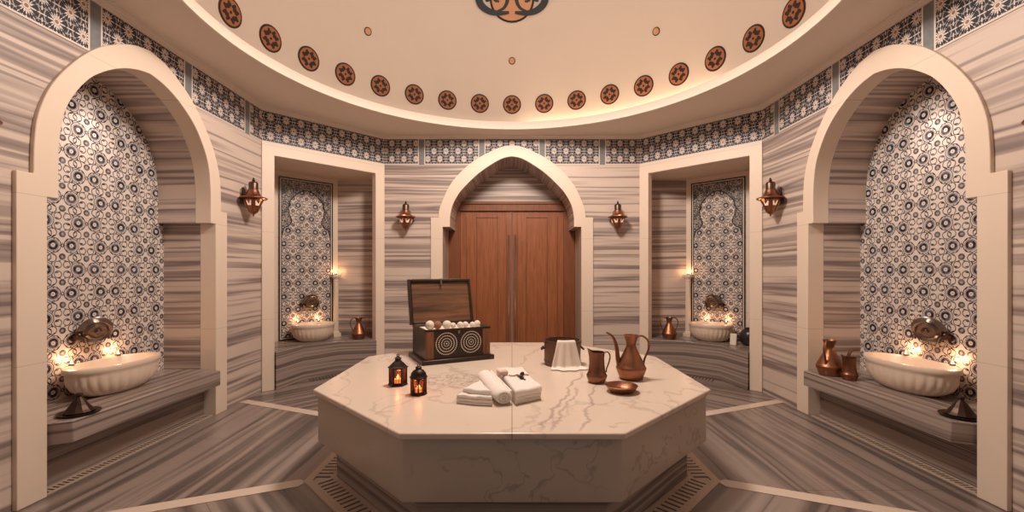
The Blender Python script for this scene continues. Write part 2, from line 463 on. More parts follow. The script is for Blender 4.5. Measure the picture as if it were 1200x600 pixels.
def midpath(i_, o_): return [((a[0] + b[0]) / 2, (a[1] + b[1]) / 2) for a, b in zip(i_, o_)]
SIDE_MID, BACK_MID = midpath(SIDE_IN, SIDE_OUT), midpath(BACK_IN, BACK_OUT)
def wall_mesh(hw, path, top=TOPZ, t=.04):
    ol = [(hw, 0.0), (hw, top), (-hw, top), (-hw, 0.0)] + [(x, z) for x, z in reversed(path)]
    return Mb().prismy(ol, 0, t)
def frame_mesh(outer, inner, y0, y1):
    return Mb().prismy(outer + list(reversed(inner)), y0, y1)
def lining(path, y0, y1, vertical_legs=False):
    m = Mb(); s = 0
    L = [0]
    for i in range(1, len(path)): L.append(L[-1] + math.hypot(path[i][0] - path[i-1][0], path[i][1] - path[i-1][1]))
    tot = L[-1]
    for i in range(len(path) - 1):
        a, b = path[i], path[i + 1]
        pts = [(a[0], y0, a[1]), (a[0], y1, a[1]), (b[0], y1, b[1]), (b[0], y0, b[1])]
        if vertical_legs:
            if i == 0 or i == len(path) - 2: uvs = [(a[1], y0 * 1.7), (a[1], y1 * 1.7), (b[1], y1 * 1.7), (b[1], y0 * 1.7)]
            else: uvs = [(y0, L[i]), (y1, L[i]), (y1, L[i + 1]), (y0, L[i + 1])]
        else:
            va, vb = (a[1], b[1])
            if i in (1, len(path) - 3): va = vb = 1.4
            if a[1] > 1.9 or b[1] > 1.9:
                va = 1.9 + (min(L[i], tot - L[i]) - 1.96); vb = 1.9 + (min(L[i+1], tot - L[i+1]) - 1.96)
            uvs = [(y0, va), (y1, va), (y1, vb), (y0, vb)]
        m.poly(pts, uvs, sm=True)
    return m
def band(hw, bars, cut=None):
    if cut is None: return Mb().box(-hw, hw, -.004, .01, B0, B1)
    arc = [p for p in cut if p[1] > B0 + .002]
    xa = arc[0][0] + .004
    return Mb().prismy([(hw, B1), (-hw, B1), (-hw, B0), (-xa, B0)] + list(reversed(arc)) + [(xa, B0), (hw, B0)], -.004, .01)
def uv_band(p, n): return (p[0], p[2] - B0)

# --- back wall with the door
wb = struct(place(wall_mesh(HB, BACK_MID).build('wall_back', 'stripe', uvf=uv_x), 0, D), 'back wall of grey and cream striped marble around the doorway arch')
frame_mesh(BACK_OUT, BACK_IN, -.018, .012).build('arch_frame', 'cream', wb, bevel=.003)['label'] = 'cream stone keyhole arch around the doors'
lining(BACK_IN, .01, .45, True).build('arch_lining', 'stripe_vault', wb, auto=40)
band(HB, True, BACK_MID).build('tile_band', 'star_bars', wb, uvf=uv_band)['label'] = 'dark blue and white star tile band'
tym = [(x, z) for x, z in BACK_IN if z > 1.7]
Mb().prismy([(.70, 1.74), (.70, 2.2), (-.70, 2.2), (-.70, 1.74)], .44, .48).build('arch_infill', 'stripe_niche', wb, uvf=lambda p, n: (p[0], p[2] * 1.4))
# --- door
d1 = struct(empty('door_1', 0, D + .41), 'double door of orange-brown wood inside the back arch')
fm = Mb(); fm.box(-.70, .70, -.03, .03, 1.665, 1.77); fm.box(-.70, -.572, -.02, .03, 0, 1.665); fm.box(.572, .70, -.02, .03, 0, 1.665)
fm.box(-.70, .70, -.042, -.03, 1.74, 1.77)
fm.build('door_frame', 'door_frame', d1, bevel=.004)
for s in (-1, 1):
    lf = Mb().box(min(.004 * s, .572 * s), max(.004 * s, .572 * s), -.004, .03, .005, 1.662)
    leaf = lf.build('door_leaf', 'door', d1, bevel=.003)
    b = Mb()
    for x0 in (.055, .155, .385, .50):
        b.box(min(x0 * s, (x0 + .008) * s), max(x0 * s, (x0 + .008) * s), -.010, -.003, .08, 1.60)
    b.box(min(.155 * s, .393 * s), max(.155 * s, .393 * s), -.010, -.003, 1.592, 1.60); b.box(min(.155 * s, .393 * s), max(.155 * s, .393 * s), -.010, -.003, .08, .088)
    b.build('moulding', 'door_frame', leaf)
    hb_ = Mb(); hx = .036 * s
    hb_.tube([(hx, -.045, .22), (hx, -.045, 1.40)], .0085, 10)
    for zz in (.30, .80, 1.32): hb_.tube([(hx, -.045, zz), (hx, -.003, zz)], .006, 8)
    hb_.build('handle', 'chrome', leaf)['label'] = 'long vertical polished pull bar'

# --- side walls
def side_wall(name, x, rz, word):
    w = place(wall_mesh(1.109, SIDE_MID).build(name, 'stripe', uvf=uv_x), x, CY, 0, rz)
    struct(w, 'striped marble %s wall with a deep keyhole niche' % word)
    frame_mesh(SIDE_OUT, SIDE_IN, -.018, .09).build('arch_frame', 'cream', w, bevel=.003)
    lining(SIDE_IN, .09, .36).build('niche_lining', 'stripe_niche', w, auto=40)
    Mb().box(-.56, .56, .345, .38, 0, 2.15).build('tile_panel', 'floral', w, uvf=lambda p, n: (p[0], p[2]))['label'] = 'black and white floral tiles lining the back of the niche'
    band(1.109, True, SIDE_MID).build('tile_band', 'star_bars', w, uvf=uv_band)
    return w
wl = side_wall('wall_left', -XS, PI / 2, 'left')
wr = side_wall('wall_right', XS, -PI / 2, 'right')

# --- diagonal walls with square niches
DH = .553
def diag_wall(name, sx, word):
    rz = -PI / 4 * sx
    q = sx                                      # local x of the end that meets the side wall has sign +sx
    w = empty(name, 1.687 * sx, 3.929, 0, rz); struct(w, 'angled %s wall framed as one square niche' % word)
    top = 1.976; a = .457
    Mb().box(-DH, DH, .0, .05, B0, TOPZ).build('wall_face', 'cream', w)
    band(DH, False).build('tile_band', 'star', w, uvf=uv_band)
    fo = [(DH, 0), (DH, B0), (-DH, B0), (-DH, 0), (-a, 0), (-a, top), (a, top), (a, 0)]
    Mb().prismy(fo, -.012, .06).build('niche_frame', 'cream', w, bevel=.003)
    m = Mb()
    plan = [(-a, .06), (-.60, .12), (-.60, .278), (-.318, .56), (.318, .56), (.60, .278), (.60, .12), (a, .06)]
    mats = [0, 1, 1, 0, 1, 1, 0]
    for i in range(7):
        A, B = plan[i], plan[i + 1]
        m.poly([(A[0], A[1], 0), (B[0], B[1], 0), (B[0], B[1], top), (A[0], A[1], top)], [(i * .7, 0), (i * .7 + math.dist(A, B), 0), (i * .7 + math.dist(A, B), top), (i * .7, top)], mats[i])
    m.poly([(x, y, top) for x, y in plan], mi=0)
    m.build('niche_lining', ['cream', 'stripe_niche'], w)
    # tile panel with border and keyhole field
    z0, z1, hw = .325, 1.925, .262
    Mb().box(-hw, hw, .551, .559, z0, z1).build('tile_panel', 'floral', w, uvf=lambda p, n: (p[0], p[2]))['label'] = 'floral tile panel'
    b = Mb()
    def rect(o, t, y, mi):
        x0, x1, a0, a1 = -hw + o, hw - o, z0 + o, z1 - o
        b.box(x0, x0 + t, y, .552, a0, a1, mi); b.box(x1 - t, x1, y, .552, a0, a1, mi)
        b.box(x0 + t, x1 - t, y, .552, a0, a0 + t, mi); b.box(x0 + t, x1 - t, y, .552, a1 - t, a1, mi)
    rect(0, .012, .547, 0); rect(.012, .010, .547, 1); rect(.022, .007, .547, 0)
    b.build('tile_border', ['tile_black', 'tile_white'], w)
    for s in (-1, 1):
        inner = spline([(.232, 1.36), (.215, 1.42), (.165, 1.455), (.145, 1.50), (.165, 1.56), (.175, 1.62), (.160, 1.69), (.12, 1.745), (.075, 1.785), (.03, 1.808), (0, 1.815)], 4)
        ol = [(0, z1 - .029), (hw - .029, z1 - .029), (hw - .029, 1.33)] + inner
        sp_ = Mb().prismy([(x * s, z) for x, z in ol], .546, .552); sp_.build('tile_spandrel', 'spandrel', w, uvf=lambda p, n: (p[0], p[2]))
        e = Mb(); e.tube([(x * s, .546, z) for x, z in inner], .0045, 6); e.build('tile_edging', 'tile_black', w)
    return w
wbl = diag_wall('wall_back_left', -1, 'back left')
wbr = diag_wall('wall_back_right', 1, 'back right')
for sx, nm in ((-1, 'wall_front_left'), (1, 'wall_front_right')):
    w = struct(place(Mb().box(-DH, DH, 0, .04, 0, TOPZ).build(nm, 'stripe', uvf=uv_x), 1.687 * sx, .93, 0, -rad(135) * sx), 'striped marble angled wall nearest the camera')
    band(DH, False).build('tile_band', 'star', w, uvf=uv_band)

# ------------------------------------------------------------------ ceiling
OCT = [(HB, D), (XS, 3.538), (XS, 1.322), (HB, .54), (-HB, .54), (-XS, 1.322), (-XS, 3.538), (-HB, D)]
def ray_oct(a, grow=0.0):
    dx, dy = sin(a), cos(a); best = 1e9
    n = len(OCT)
    for i in range(n):
        (x1, y1), (x2, y2) = OCT[i], OCT[(i + 1) % n]
        y1 -= CY; y2 -= CY
        ex, ey = x2 - x1, y2 - y1
        det = dx * (-ey) + ex * dy
        if abs(det) < 1e-9: continue
        t = (x1 * (-ey) + ex * y1) / det; u = (dx * y1 - dy * x1) / det
        if t > 0 and -1e-6 <= u <= 1 + 1e-6: best = min(best, t)
    return best + grow
RO, RD, ZD = 1.70, 1.86, 2.45
angs = sorted(set([2 * PI * i / 144 for i in range(144)] + [math.atan2(x, y - CY) % (2 * PI) for x, y in OCT]))
m = Mb()
row_o = [(ray_oct(a, .02) * sin(a), CY + ray_oct(a, .02) * cos(a), CZ) for a in angs]
def ring(r, z): return [(r * sin(a), CY + r * cos(a), z) for a in angs]
m.grid([row_o, ring(RO, CZ)], True, sm=False)
m.grid([ring(RO, CZ), ring(RO - .012, CZ + .006), ring(RO - .012, CZ + .02), ring(RO, CZ + .024), ring(RO, ZD - .012), ring(RO + .006, ZD), ring(RO + .03, ZD), ring(RO + .03, ZD - .045), ring(RD + .02, ZD - .045)], True, sm=True)
ceil = struct(m.build('ceiling', 'plaster', auto=30), 'flat plaster ceiling ring around the dome opening')
m = Mb()
prof = [(RD, ZD - .045)] + [(RD * cos(rad(e)), ZD + RD * sin(rad(e))) for e in list(range(0, 90, 3)) + [89.5]]
m.grid([[(r * sin(2 * PI * j / 96), CY + r * cos(2 * PI * j / 96), z) for j in range(96)] for r, z in prof], True)
dome = m.build('ceiling_dome', 'dome', None); struct(dome, 'pale plaster dome with painted roundels and medallions')
# cornice under the flat ceiling
cp = [(0.0, 2.335), (.012, 2.338), (.014, 2.346), (.024, 2.350), (.032, 2.358), (.050, 2.361), (.052, 2.372), (0, 2.372)]
def off_oct(d):
    n = len(OCT); out = []
    for i in range(n):
        p0, p1, p2 = Vector(OCT[i - 1]), Vector(OCT[i]), Vector(OCT[(i + 1) % n])
        def ln(a, b):
            t = (b - a).normalized(); nn = Vector((t.y, -t.x)); return a + nn * d, t
        a, t1 = ln(p0, p1); b, t2 = ln(p1, p2)
        det = t1.x * (-t2.y) + t2.x * t1.y; r = b - a
        k = (r.x * (-t2.y) + t2.x * r.y) / det
        q = a + t1 * k; out.append((q.x, q.y))
    return out
m = Mb(); m.grid([[(x, y, z) for x, y in off_oct(d)] for d, z in cp], True, sm=False)
tc = m.build('trim_9', 'plaster'); struct(tc, 'plaster cornice moulding above the star tile band')

def on_dome(az, el, a, b, lift=.006):
    e = el + b / RD; z_ = az + a / (RD * cos(el)); r = RD - lift
    return (r * cos(e) * sin(z_), CY + r * cos(e) * cos(z_), ZD + r * sin(e))
def dm_disc(m, az, el, ca, cb, r, mi, lift, n=24, a0=0, a1=2 * PI, inner=0.0):
    rows = []
    for k in (inner, r):
        rows.append([on_dome(az, el, ca + max(k, 1e-4) * cos(a0 + (a1 - a0) * i / n), cb + max(k, 1e-4) * sin(a0 + (a1 - a0) * i / n), lift) for i in range(n + 1)])
    m.grid(rows, False, mi, False)
    rim = [on_dome(az, el, ca + r * cos(a0 + (a1 - a0) * i / n), cb + r * sin(a0 + (a1 - a0) * i / n), 0) for i in range(n + 1)]
    m.grid([rows[1], rim], False, mi, False)
def dm_ribbon(m, az, el, pts, w, mi, lift):
    n = len(pts); A = []; B = []
    for i in range(n):
        t = Vector(pts[min(i + 1, n - 1)]) - Vector(pts[max(i - 1, 0)]); t.normalize()
        ww = w * (1 if not isinstance(w, (list, tuple)) else 1); k = ww * (.35 + .65 * sin(PI * (i + .5) / n))
        A.append(on_dome(az, el, pts[i][0] - t.y * k, pts[i][1] + t.x * k, lift)); B.append(on_dome(az, el, pts[i][0] + t.y * k, pts[i][1] - t.x * k, lift))
    m.grid([A, B], False, mi, False)
for k in range(36):                                  # roundels
    az = rad(10 * k)
    if 11 <= k <= 25: continue                       # the part of the ring behind the camera's view
    m = Mb(); r = .092
    dm_disc(m, az, rad(6.8), 0, 0, r, 0, .004); rd = m.build('roundel', 'med_black', dome)
    m = Mb(); dm_disc(m, az, rad(6.8), 0, 0, r * .86, 0, .007); m.build('roundel_field', 'med_orange', rd)
    m = Mb()
    for q in range(4):
        t = PI / 4 + q * PI / 2
        for dd, rr in ((.42, .17), (.58, .11), (.42, .12)):
            for off in ((0,) if rr == .17 else (-.22, .22)):
                ca, cb = r * (dd * cos(t) - off * sin(t)), r * (dd * sin(t) + off * cos(t))
                dm_disc(m, az, rad(6.8), ca, cb, rr * r, 0, .0095, 10)
    dm_disc(m, az, rad(6.8), 0, 0, r * .10, 0, .0095, 10)
    m.build('roundel_leaves', 'med_black', rd)
for k in (-3, -2, -1, 0, 1, 2, 3):
    az = rad(45 * k)
    m = Mb(); dm_disc(m, az, rad(19.3), 0, 0, .034, 0, .004, 16); sd = m.build('small_dot', 'med_black', dome)
    m = Mb(); dm_disc(m, az, rad(19.3), 0, 0, .026, 0, .007, 16); m.build('dot_field', 'med_peach', sd)
    el = rad(39.6)
    LOB = ((-.14, .195), (.14, .195), (0, .22))
    m = Mb()
    for q, (cb, r_) in enumerate(LOB): dm_disc(m, az, el, 0, cb, r_, 0, .005 + q * .0003, 32)
    md_ = m.build('medallion', 'med_black', dome)
    m = Mb()
    for q, (cb, r_) in enumerate(LOB): dm_disc(m, az, el, 0, cb, r_ - .018, 0, .008 + q * .0004, 32)
    m.build('medallion_field', 'med_peach', md_)
    m = Mb()
    for sy in (-1, 1):
        for s in (-1, 1):
            def R2(p): return (p[0] * s, -(p[1] - .045) * sy)
            big = spline([(.025, -.205), (.08, -.212), (.15, -.212), (.215, -.195), (.27, -.155), (.292, -.10), (.28, -.045), (.235, -.025), (.195, -.055), (.20, -.105), (.232, -.12)], 5)
            dm_ribbon(m, az, el, [R2(p) for p in big], .031, 0, .012)
            sm_ = spline([(.13, -.20), (.07, -.17), (.04, -.11), (.05, -.05), (.10, -.02), (.15, -.05), (.15, -.11), (.11, -.12)], 5)
            dm_ribbon(m, az, el, [R2(p) for p in sm_], .019, 0, .0125)
    dm_disc(m, az, el, 0, 0, .05, 0, .013, 16)
    m.build('medallion_scrolls', 'med_blue', md_)
# hidden light strip lying in the cove on the right of the dome
m = Mb(); m.tube([((RD - .05) * sin(rad(a)), CY + (RD - .05) * cos(rad(a)), ZD - .030) for a in range(4, 62, 2)], .008, 6)
tag(m.build('cove_light_strip', 'led'), 'warm light strip hidden in the dome ledge', 'light strip')

# ------------------------------------------------------------------ floor
def octr(ap, ph=0):
    R = ap / cos(PI / 8); return [(R * sin(PI / 8 + PI / 4 * k), R * cos(PI / 8 + PI / 4 * k)) for k in range(8)]
m = Mb(); RI, RE = .987, 3.05
for k in range(8):
    a0, a1 = PI / 8 + PI / 4 * (k - 1), PI / 8 + PI / 4 * k; am = (a0 + a1) / 2
    def P2(r, a): R = r / cos(PI / 8); return (R * sin(a), CY + R * cos(a), 0)
    def U(p):
        x, y = p[0], p[1] - CY
        return (x * cos(am) - y * sin(am) + k * 3.1, x * sin(am) + y * cos(am) + k * 5.3)
    pts = [P2(RI - .14, a0), P2(RI - .14, a1), P2(RE, a1), P2(RE, a0)]
    m.poly(pts, [U(p) for p in pts])
m.poly([(p[0], p[1] + CY, -.0) for p in octr(RI - .13)])
floor = struct(m.build('floor', 'stripe_floor'), 'striped grey marble floor laid in wedges around the platform')
for k in range(8):
    a = PI / 8 + PI / 4 * k
    if k in (3, 4): pass
    r0 = RI / cos(PI / 8)
    rb = [2.36, 2.28, 2.28, 2.36, 2.36, 2.28, 2.28, 2.36][k]
    rend = {0: 2.24, 7: 2.24, 1: 2.24, 6: 2.24}.get(k, 2.1)
    w = .036
    m = Mb().prism([(-w, r0 + .02), (0, r0 - .012), (w, r0 + .02), (w, rend), (-w, rend)], .0, .0025)
    o = place(m.build('trim_%d' % (k + 1), 'cream_strip'), 0, CY, 0, -a); struct(o, 'cream marble strip set in the floor')

# drain around the platform
def slots(m, x0, x1, y0, y1, n, mi=1, frac=.5, z=.004):
    st = (x1 - x0) / n
    for i in range(n):
        c = x0 + st * (i + .5); m.box(c - st * frac / 2, c + st * frac / 2, y0, y1, z - .003, z + .0006, mi)
m = Mb()
rt = thing('drain_channel', 0, CY, 0, 0, 'octagonal slotted marble drain around the foot of the platform', 'drain')
for k in range(8):
    am = PI / 4 * k; t8 = math.tan(PI / 8)
    fr = Mb()
    o0, o1 = .855, RI
    def tr(x, y): return (x * cos(am) + y * sin(am), -x * sin(am) + y * cos(am))
    def strip(ya, yb, z0, z1, mi):
        pl = [tr(-ya * t8, ya), tr(ya * t8, ya), tr(yb * t8, yb), tr(-yb * t8, yb)]
        fr.prism(pl, z0, z1, mi)
    strip(o0, .878, .0, .006, 0); strip(.950, o1, .0, .006, 0)
    strip(.878, .950, .0, .0012, 0)
    hw_ = .878 * t8; fr.prism([tr(-hw_, .880), tr(hw_, .880), tr(hw_, .948), tr(-hw_, .948)], .0, .0022, 1)
    n = 21; half = .878 * t8
    for i in range(n):
        c = -half + 2 * half * (i + .5) / n; wd = half / n * .62
        pl = [tr(c - wd, .878), tr(c + wd, .878), tr(c + wd, .950), tr(c - wd, .950)]
        fr.prism(pl, .001, .006, 0)
    o = fr.build('grate_section', ['grate', 'void'], rt)

# ------------------------------------------------------------------ platform
pf = thing('marble_platform', 0, CY, 0, 0, 'large octagonal pale marble heated platform in the middle of the room', 'platform')
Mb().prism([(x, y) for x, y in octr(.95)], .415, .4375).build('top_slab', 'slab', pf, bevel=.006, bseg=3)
Mb().prism(octr(.93), .187, .4152).build('body', 'body', pf, bevel=.003)['label'] = 'veined marble side panels, shade put into their colour'
Mb().prism(octr(.852), .0, .188).build('plinth', 'stripe_bench', pf, uvf=lambda p, n: (p[0] + p[1], p[2]))
TP = .4375

# ------------------------------------------------------------------ benches
def uv_top(p, n):
    return (p[0], p[2] + p[1] * .9) if abs(n.z) > .5 else (p[0] + p[1] * .3, p[2] * 1.3 + 2)
BT = .321
def side_bench(x, rz, label):
    b = thing('marble_bench', x, CY, 0, rz, label, 'bench')
    pl = [(-.535, .344), (-.535, .0), (-.49, -.083), (.49, -.083), (.535, 0), (.535, .344)]
    Mb().prism(pl, BT - .10, BT).build('slab', 'stripe_bench', b, uvf=uv_top, bevel=.005, bseg=3)
    Mb().box(-.535, .535, .062, .344, 0, BT - .10).build('base', 'stripe_bench', b, uvf=lambda p, n: (p[0] + p[1], p[2] * 1.2 + 4))
    g = thing('drain_grate', x, CY, 0, rz, label.replace('striped marble bench', 'slotted drain strip in the floor under the bench'), 'drain')
    m = Mb(); m.box(-.53, .53, -.005, .008, 0, .005, 0); m.box(-.53, .53, .050, .06, 0, .005, 0); m.box(-.53, .53, .008, .050, 0, .0015, 1)
    for i in range(48):
        c = -.53 + 1.06 * (i + .5) / 48
        m.poly([(c - .006, .008, .005), (c + .006, .008, .005), (c + .012, .050, .005), (c, .050, .005)])
    m.build('grate', ['grate', 'void'], g)
    return b
side_bench(-XS, PI / 2, 'striped marble bench in the left wall arch')
side_bench(XS, -PI / 2, 'striped marble bench in the right wall arch')
def diag_bench(sx, label):
    b = thing('marble_bench', 1.687 * sx, 3.929, 0, -PI / 4 * sx, label, 'bench')
    pl = [(-.452, -.04), (-.165, .155), (.165, .155), (.452, -.04), (.452, .06), (.58, .13), (.58, .276), (.31, .545), (-.31, .545), (-.58, .276), (-.58, .13), (-.452, .06)]
    Mb().prism(pl, 0, BT).build('body', 'stripe_bench', b, uvf=lambda p, n: (p[0], p[1] * .9 + p[2]) if abs(n.z) > .5 else (p[0] + 0.0, p[2] * 1.25 + 3), bevel=.005, bseg=3)
    g = Mb()  # solid dark bars paint the shade of the drain openings
    for i in range(9): g.box(-.13 + i * .03, -.118 + i * .03, .10, .145, 0, .003)
    for i in range(9): g.box(-.118 + i * .03, -.106 + i * .03, .05, .085, 0, .003)
    o = place(g.build('drain_holes', 'void'), 1.687 * sx, 3.929, 0, -PI / 4 * sx)
    tag(o, label.replace('striped marble bench', 'small slotted floor drain in front of the bench'), 'drain')
    return b
diag_bench(-1, 'striped marble bench in the back left square niche')
diag_bench(1, 'striped marble bench in the back right square niche')

# ------------------------------------------------------------------ basins, taps, candles
def L2W(cx, cy, rz, u, v): return (cx + u * cos(rz) - v * sin(rz), cy + u * sin(rz) + v * cos(rz))
FR = {'L': (-XS, CY, PI / 2), 'R': (XS, CY, -PI / 2), 'BL': (-1.687, 3.929, PI / 4), 'BR': (1.687, 3.929, -PI / 4)}
WH = {'L': 'left wall arch', 'R': 'right wall arch', 'BL': 'back left square niche', 'BR': 'back right square niche'}
def basin(key, u, v, a, b):
    cx, cy, rz = FR[key]; x, y = L2W(cx, cy, rz, u, v)
    t = thing('stone_basin', x, y, BT, rz, ('large' if a > .25 else 'small') + ' fluted oval stone washbasin on the bench in the %s' % WH[key], 'basin', None)
    ra = b / a; h = .168
    nf = 28
    def fl(an, r, z):
        k = max(0, min(1, (h * .80 - z) / (h * .3))) * max(0, min(1, z / (h * .25)))
        return 1 + .035 * k * abs(sin(an * nf / 2)) - .02 * k
    prof = [(.001, 0), (a * .54, 0), (a * .60, .006), (a * .68, .015), (a * .85, .048), (a * .925, .085), (a * .945, .118), (a * .955, .134), (a * .985, .140), (a, .150), (a, .162), (a * .985, h), (a * .885, h)]
    Mb().lathe(prof, seg=168, ey=ra, mod=fl).build('bowl', 'basin', t, auto=50)
    inn = [(a * .885, h), (a * .86, h - .006), (a * .80, h - .06), (a * .6, h - .11), (a * .3, h - .13), (.001, h - .135)]
    Mb().lathe(inn, seg=64, ey=ra).build('inside', 'basin', t, auto=50)
    return t
BAS = {'L': (.018, .196, .266, .142), 'R': (-.018, .196, .266, .142), 'BL': (0, .378, .205, .165), 'BR': (0, .378, .205, .165)}
for k, (u, v, a, b) in BAS.items(): basin(k, u, v, a, b)

def tap(key, u, v, z):
    cx, cy, rz = FR[key]; x, y = L2W(cx, cy, rz, u, v)
    t = thing('wall_tap', x, y, z, rz, 'dark bronze twin wall tap over the basin in the %s' % WH[key], 'tap')
    m = Mb(); m.lathe([(.02, 0), (.02, .004), (.012, .012), (.001, .014)], seg=16)
    m.v = [(p[0], -p[2], p[1]) for p in m.v]; m.build('wall_plate', 'bronze', t)
    for s in (-1, 1):
        m = Mb(); m.tube([(.075 * s, 0, -.035), (.075 * s, -.03, -.035), (.072 * s, -.06, -.045), (.072 * s, -.065, -.062)], [.013, .014, .011, .010], 10)
        m.ball((.075 * s, -.03, -.022), .014); m.tube([(.055 * s, -.03, -.008), (.098 * s, -.03, -.004)], .006, 8)
        m.tube([(.075 * s, -.004, -.035), (.075 * s, 0, -.035)], .022, 16)
        m.build('spout', 'bronze', t)
    m = Mb(); m.tube([(-.075, -.012, -.035), (.075, -.012, -.035)], .010, 10); m.build('pipe', 'bronze', t)
    bt = thing('bath_bowl', *L2W(cx, cy, rz, u + .0, v - (.045 if key in 'LR' else .028)), z, rz + {'L': -rad(28), 'R': rad(28)}.get(key, 0), 'round embossed silver bath bowl resting on the tap in the %s' % WH[key], 'bowl')
    m = Mb()
    prof = [(.001, .042), (.012, .042), (.014, .030), (.028, .026), (.040, .030), (.052, .024), (.062, .030), (.070, .012), (.075, .0), (.078, -.003), (.074, -.003), (.066, .008), (.045, .018), (.001, .020)]
    m.lathe([(r, z_) for r, z_ in prof], seg=40, mod=lambda a_, r, z_: 1 + (.03 * sin(14 * a_) if .03 < r < .07 else 0))
    tl = rad(20)
    m.v = [(p[0], -(p[2] * cos(tl) + p[1] * sin(tl)) - .012, p[1] * cos(tl) - p[2] * sin(tl)) for p in m.v]
    m.build('bowl_shell', 'silver', bt)
TAPS = {'L': (-.0, .343, .668), 'R': (-.0, .343, .668), 'BL': (.02, .545, .70), 'BR': (-.02, .545, .70)}
for k, (u, v, z) in TAPS.items(): tap(k, u, v, z)

def plight(x, y, z, w, col=(1, .52, .24), r=.012, name='flame_light'):
    l = bpy.data.lights.new(name, 'POINT'); l.energy = w; l.color = col; l.shadow_soft_size = r * S
    o = bpy.data.objects.new(name, l); COL.objects.link(o); o.location = (x * S, y * S, z * S); return o
def tealight(x, y, z, label, w, group=None):
    t = thing('tealight_candle', x, y, z, 0, label, 'candle', group)
    Mb().lathe([(.001, 0), (.013, 0), (.0135, .011), (.0125, .011), (.012, .008), (.001, .008)], seg=16).build('cup', 'silver', t)
    Mb().lathe([(.001, .0095), (.0117, .0092), (.0117, .0045), (.001, .0045)], seg=16).build('wax', 'wax', t)
    Mb().lathe([(.0008, .0095), (.0032, .013), (.0038, .017), (.0024, .023), (.0003, .030)], seg=10).build('flame', 'flame', t)
    plight(x, y, z + .036, w)
TL = {'L': .137, 'R': .137, 'BL': .10, 'BR': .10}
for key in ('L', 'R', 'BL', 'BR'):
    u, v, a, b = BAS[key]; cx, cy, rz = FR[key]
    for s in (-1, 1):
        vv = v + b * .943 * math.sqrt(1 - (TL[key] / (a * .943))**2)
        x, y = L2W(cx, cy, rz, u + s * TL[key], vv)
        near = s * sin(rz) < 0
        nm_ = {'L': 'left wall basin', 'R': 'right wall basin', 'BL': 'back left niche basin', 'BR': 'back right niche basin'}[key]
        tealight(x, y, BT + .169, 'lit tealight on the %s, at its end %s the doors' % (nm_, 'away from' if near else 'towards'), .95 if key in 'LR' else .55)
# slim corner columns carrying a light
for key, sg in (('BL', 1), ('BR', -1)):
    cx, cy, rz = FR[key]; u, v = .272 * sg, .497; x, y = L2W(cx, cy, rz, u, v)
    t = thing('corner_column', x, y, BT, rz, 'slim cream stone column with square capital in the %s' % WH[key], 'column')
    Mb().box(-.038, .038, -.038, .038, 0, .035).lathe([(.036, .035), (.036, .045), (.028, .052)], seg=20).build('foot', 'cream', t)
    Mb().lathe([(.028, .05), (.0265, .3), (.025, .575)], seg=24).build('shaft', 'cream', t)
    Mb().lathe([(.025, .575), (.030, .580), (.026, .588), (.034, .612), (.038, .62)], seg=20).box(-.042, .042, -.042, .042, .62, .645).build('capital', 'cream', t)
    tealight(x, y, BT + .645, 'lit tealight standing on the slim column in the %s' % WH[key], .9)

# ------------------------------------------------------------------ wall sconces
def sconce(x, y, z, rz, label):
    t = thing('wall_sconce', x, y, z, rz, label, 'wall lamp')
    O = -.085                                        # axis stands off the wall
    m = Mb(); m.prismy([(-.028, -.05), (.028, -.05), (.034, .0), (.028, .06), (0, .085), (-.028, .06), (-.034, 0)], -.008, 0); m.build('backplate', 'bronze', t, bevel=.003)
    m = Mb(); m.tube(bz((0, -.005, .02), (0, -.05, .02), (0, O - .02, .20), (0, O, .135)), .006, 8); m.build('arm', 'bronze', t)
    m = Mb(); m.lathe([(.001, .155), (.005, .152), (.006, .142), (.012, .135), (.008, .128), (.030, .118), (.034, .108), (.033, .062), (.036, .058)], (0, O, 0), 8); m.build('cap', 'bronze', t, auto=50)
    m = Mb(); m.lathe([(.034, .060), (.039, .045), (.050, .022), (.066, .008), (.094, .000), (.097, -.006), (.092, -.011), (.066, -.012)], (0, O, 0), 24); m.build('bell', 'copper', t)
    m = Mb(); m.lathe([(.066, -.012), (.069, -.020), (.064, -.034), (.050, -.066), (.038, -.088), (.036, -.098), (.030, -.112), (.014, -.124), (.006, -.130), (.007, -.138), (.001, -.146)], (0, O, 0), 16); body = m.build('lamp_body', 'copper', t, auto=50)
    for k in range(6):
        a = rad(60 * k + 30 - 90); g = Mb(); w = .17
        def q(r, z_, da): return (r * cos(a + da), O + r * sin(a + da), z_)
        g.poly([q(.0665, -.030, -.30), q(.0665, -.030, .30), q(.053, -.064, .24), q(.053, -.064, -.24)]); g.build('glass_pane', 'sconce_glass', body)
    return t
s0 = sconce(-1.054, D, 1.545, 0, 'copper bell-shaped wall lamp between the back left niche and the door arch')
def sc2(x, y, rz, label):
    c = copy_tree(s0); place(c, x, y, 1.568 if abs(x) > 2 else 1.545, rz); c['label'] = label; return c
sc2(1.05, D, 0, 'copper bell-shaped wall lamp between the door arch and the back right niche')
sc2(-XS, 3.29, PI / 2, 'copper wall lamp on the left wall beyond its big arch')
sc2(XS, 3.29, -PI / 2, 'copper wall lamp on the right wall beyond its big arch')
sc2(-XS, 1.545, PI / 2, 'copper wall lamp at the left edge of the photo, mostly cut off')
sc2(XS, 1.545, -PI / 2, 'copper wall lamp on the right wall before its big arch')
for x, y in ((-1.054, D - .16), (1.05, D - .16), (-XS + .17, 3.29), (XS - .17, 3.29), (-XS + .17, 1.57), (XS - .17, 1.57)):
    plight(x, y, 1.56, .5, (1, .6, .35), .02, 'sconce_glow')

